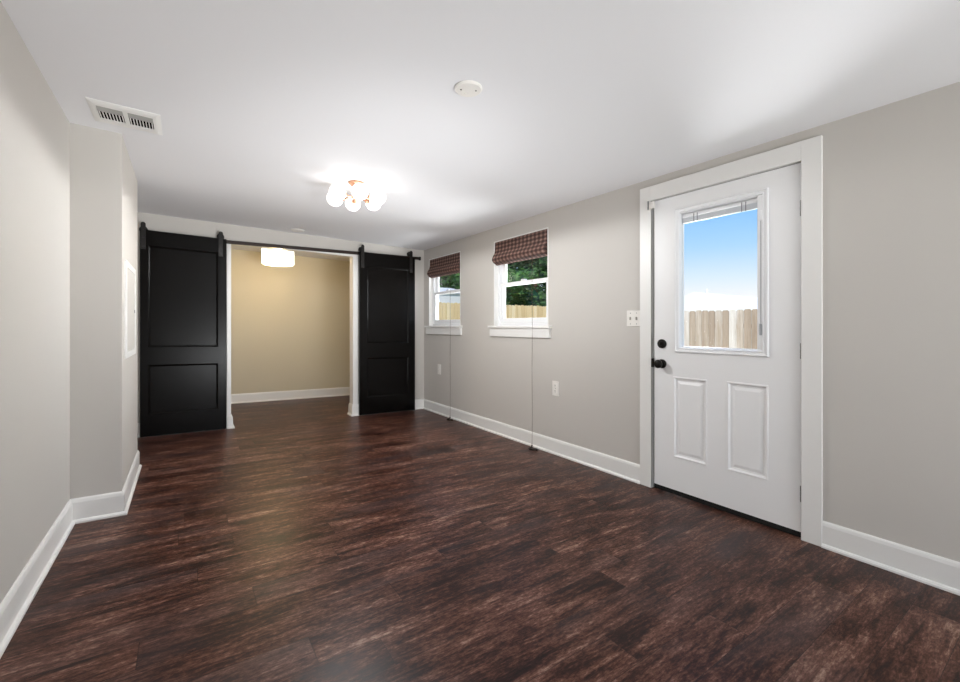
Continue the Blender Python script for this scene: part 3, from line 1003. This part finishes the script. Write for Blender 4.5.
def fence(name, p0, p1, zt, m, label, zb=GZ):
    t = thing('wooden_fence', label, 'fence', (p0[0], p0[1], zb), level=False)
    p0, p1 = Vector((p0[0], p0[1], 0)), Vector((p1[0], p1[1], 0))
    L_ = (p1 - p0).length
    dr = (p1 - p0) / L_
    nr = Vector((dr.y, -dr.x, 0))
    rnd = random.Random(name)
    n = int(L_ / 0.15)
    bm = B()
    for k in range(n):
        a = p0 + dr * (k * 0.15 + 0.004)
        b2 = p0 + dr * (k * 0.15 + 0.143)
        z = zt + rnd.uniform(-0.012, 0.012)
        j = rnd.uniform(0, 0.006)
        pts = [(a, zb + 0.03), (b2, zb + 0.03), (b2, z - 0.03), (b2 - dr * 0.025, z), (a + dr * 0.025, z), (a, z - 0.03)]
        f0 = [bm.verts.new((p + nr * j) + Vector((0, 0, h_))) for p, h_ in pts]
        f1 = [bm.verts.new((p + nr * (j + 0.018)) + Vector((0, 0, h_))) for p, h_ in pts]
        bm.faces.new(f0)
        bm.faces.new(f1[::-1])
        for q in range(6):
            w_ = (q + 1) % 6
            bm.faces.new((f0[q], f1[q], f1[w_], f0[w_]))
    obj('board_panel', bm, m, t, shear=False)
    return t, p0, dr, nr, L_
def rails(t, p0, dr, nr, L_, zs, side, m, posts):
    for z in zs:
        bm = B()
        c = [p0 + nr * side, p0 + dr * L_ + nr * side]
        o2 = nr * (0.04 if side > 0 else -0.04)
        vs = [bm.verts.new(p + q + Vector((0, 0, h_))) for p in c for q in (Vector(), o2) for h_ in (z, z + 0.09)]
        for f in ((0, 1, 3, 2), (4, 6, 7, 5), (0, 4, 5, 1), (2, 3, 7, 6), (0, 2, 6, 4), (1, 5, 7, 3)): bm.faces.new([vs[i] for i in f])
        obj('rail', bm, m, t, shear=False)
    n = int(L_ / 2.4) + 1
    for k in range(n):
        p = p0 + dr * min(L_ - 0.06, 0.06 + k * 2.4) + nr * (side + (0.085 if side > 0 else -0.085))
        obj('post', box(B(), p.x - 0.045, p.x + 0.045, p.y - 0.045, p.y + 0.045, GZ, posts), m, t, shear=False)
fa = fence('old', (9.8, -2.0), (9.8, 6.3), 1.50, 'fence_old', 'weathered grey plank fence seen through the glass of the garden door')
rails(*fa, (0.0, 1.1), 0.03, 'fence_old', 1.42)
fb = fence('new', (3.2, 12.0), (13.6, 12.0), 1.90, 'fence_new', 'pale yellow pine fence seen through the two windows')
rails(*fb, (0.0, 1.22), -0.03, 'fence_new', 1.80)
fc = fence('side', (9.8, 6.3), (13.6, 12.0), 1.60, 'fence_new', 'pine fence running between the weathered fence and the rear fence')

def gable_house(name, x0, x1, y0, y1, zw, zr, mw, mr, label, axis='y', over=0.35):
    t = thing('neighbour_house', label, 'house', ((x0 + x1) / 2, (y0 + y1) / 2, GZ), level=False)
    wl = obj('wall', box(B(), x0, x1, y0, y1, GZ, zw), mw, t, shear=False)
    bm = B()
    th = 0.05
    if axis == 'y':
        xm = (x0 + x1) / 2
        sec = [(x0 - over, zw - over * (zr - zw) / (xm - x0)), (xm, zr), (x1 + over, zw - over * (zr - zw) / (xm - x0))]
        sec = [(a, z) for a, z in sec] + [(a, z + th) for a, z in reversed(sec)]
        r0 = [bm.verts.new((a, y0 - over, z)) for a, z in sec]
        r1 = [bm.verts.new((a, y1 + over, z)) for a, z in sec]
        gbs = []
        for y in (y0, y1 - 0.1):
            gb = B()
            gbs.append(gb)
            p = [gb.verts.new((a, y + s, z)) for s in (0, 0.1) for a, z in ((x0, zw), (xm, zr), (x1, zw))]
            for f in ((0, 1, 2), (5, 4, 3), (0, 3, 4, 1), (1, 4, 5, 2), (2, 5, 3, 0)): gb.faces.new([p[i] for i in f])
    else:
        ym = (y0 + y1) / 2
        k_ = (zr - zw) / (ym - y0)
        sec = [(y0 - over, zw - over * k_), (ym, zr), (y1 + over, zw - over * k_)]
        sec = [(a, z) for a, z in sec] + [(a, z + th) for a, z in reversed(sec)]
        r0 = [bm.verts.new((x0 - over, a, z)) for a, z in sec]
        r1 = [bm.verts.new((x1 + over, a, z)) for a, z in sec]
        gbs = []
        for x in (x0, x1 - 0.1):
            gb = B()
            gbs.append(gb)
            p = [gb.verts.new((x + s, a, z)) for s in (0, 0.1) for a, z in ((y0, zw), (ym, zr), (y1, zw))]
            for f in ((0, 1, 2), (5, 4, 3), (0, 3, 4, 1), (1, 4, 5, 2), (2, 5, 3, 0)): gb.faces.new([p[i] for i in f])
    for k in range(6):
        j = (k + 1) % 6
        bm.faces.new((r0[k], r0[j], r1[j], r1[k]))
    bm.faces.new(r0[::-1])
    bm.faces.new(r1)
    rf = obj('roof', bm, mr, t, shear=False)
    for gb in gbs: obj('gable', gb, mw, t, shear=False)
    return t, rf
hA, rfA = gable_house('a', 16.8, 26.0, 6.55, 11.85, 1.58, 2.46, 'roof_white', 'roof_white', 'white roofed house beyond the weathered fence', axis='x', over=0.0)
obj('vent_pipe', cyl(B(), (17.2, 8.9, 2.2), (17.2, 8.9, 2.62), 0.035, n=12), 'siding', rfA, shear=False)
hB, rfB = gable_house('b', 5.0, 12.4, 18.0, 24.0, 2.72, 3.25, 'siding', 'roof_grey', 'pale grey sided house behind the pine fence', axis='x', over=0.05)
fw = obj('window', grid_wall(B(), 'y', 17.96, 18.0, 8.0, 9.0, 0.9, 2.1, [(8.06, 8.94, 0.96, 2.04)]), 'vinyl', hB, shear=False)
obj('window_pane', box(B(), 8.06, 8.94, 17.975, 17.985, 0.96, 2.04), mat('dark_pane', '#39424a', 0.1), fw, shear=False)

def tree(x, y, h, r, m, label, n=4200, leaf=0.20, seed=1, zlow=0.9):
    t = thing('leafy_tree', label, 'tree', (x, y, GZ), 'trees beyond the pine fence', level=False)
    rnd = random.Random(seed)
    bm = B()
    pts = [(x + rnd.uniform(-0.1, 0.1) * k, y + rnd.uniform(-0.1, 0.1) * k, GZ + k * h * 0.16) for k in range(5)]
    for k in range(4): cyl(bm, pts[k], pts[k + 1], 0.17 - 0.03 * k, 0.14 - 0.03 * k, 10)
    for k in range(9):
        an = k * 2.4
        s = Vector(pts[1 + k % 4])
        cyl(bm, s, s + Vector((math.cos(an) * r * 0.6, math.sin(an) * r * 0.6, 0.7)), 0.05, 0.02, 6)
    obj('trunk', bm, 'bark', t, shear=False)
    bm = B()
    blobs = []
    for k in range(16):
        an = rnd.uniform(0, 6.283)
        rr = rnd.uniform(0.15, 0.75) * r
        zz = GZ + zlow + rnd.uniform(0.12, 0.92) * (h - zlow)
        blobs.append((Vector((x + math.cos(an) * rr, y + math.sin(an) * rr, zz)), rnd.uniform(0.28, 0.48) * r))
    for c, br in blobs:          # shaded inner mass of the crown
        bmesh.ops.create_icosphere(bm, subdivisions=2, radius=br * 0.72, matrix=Matrix.Translation(c))
    for k in range(n):
        c, br = blobs[k % len(blobs)]
        dv = Vector((rnd.gauss(0, 1), rnd.gauss(0, 1), rnd.gauss(0, 1))).normalized()
        p = c + dv * br * rnd.uniform(0.55, 1.05)
        if p.z < GZ + 0.3: p.z = GZ + 0.3 + rnd.random() * 0.3
        q = Vector((rnd.gauss(0, 1), rnd.gauss(0, 1), rnd.gauss(0, 0.6) + 0.5)).normalized().to_track_quat('Z', 'Y')
        s = leaf * rnd.uniform(0.6, 1.2)
        vs = [bm.verts.new(p + q @ Vector(o)) for o in ((-s * 0.5, 0, 0), (0, -s * 0.26, 0.02), (s * 0.6, 0, 0), (0, s * 0.26, 0.02))]
        bm.faces.new(vs)
    obj('foliage', bm, m, t, shear=False)
    return t
tree(12.5, 16.2, 6.6, 1.9, 'leaf_a', 'dark green tree rising behind the pine fence in the left half of the nearer window', seed=3, n=5200)
tree(16.5, 18.0, 7.6, 2.4, 'leaf_a', 'dark green tree filling the right half of the nearer window', seed=5, n=6000)
tree(14.3, 13.6, 3.4, 1.0, 'leaf_b', 'low light green bushy tree just above the pine fence', seed=8, n=3600, leaf=0.14, zlow=0.6)
tree(20.8, 24.0, 9.0, 3.2, 'leaf_a', 'distant dark tree showing in the gap between the two trees of the nearer window', seed=9, n=5200, leaf=0.30, zlow=1.2)
tree(16.4, 30.0, 10.5, 5.0, 'leaf_a', 'tall dark tree rising behind the roof of the pale grey house', seed=11, n=6000, leaf=0.36, zlow=1.5)
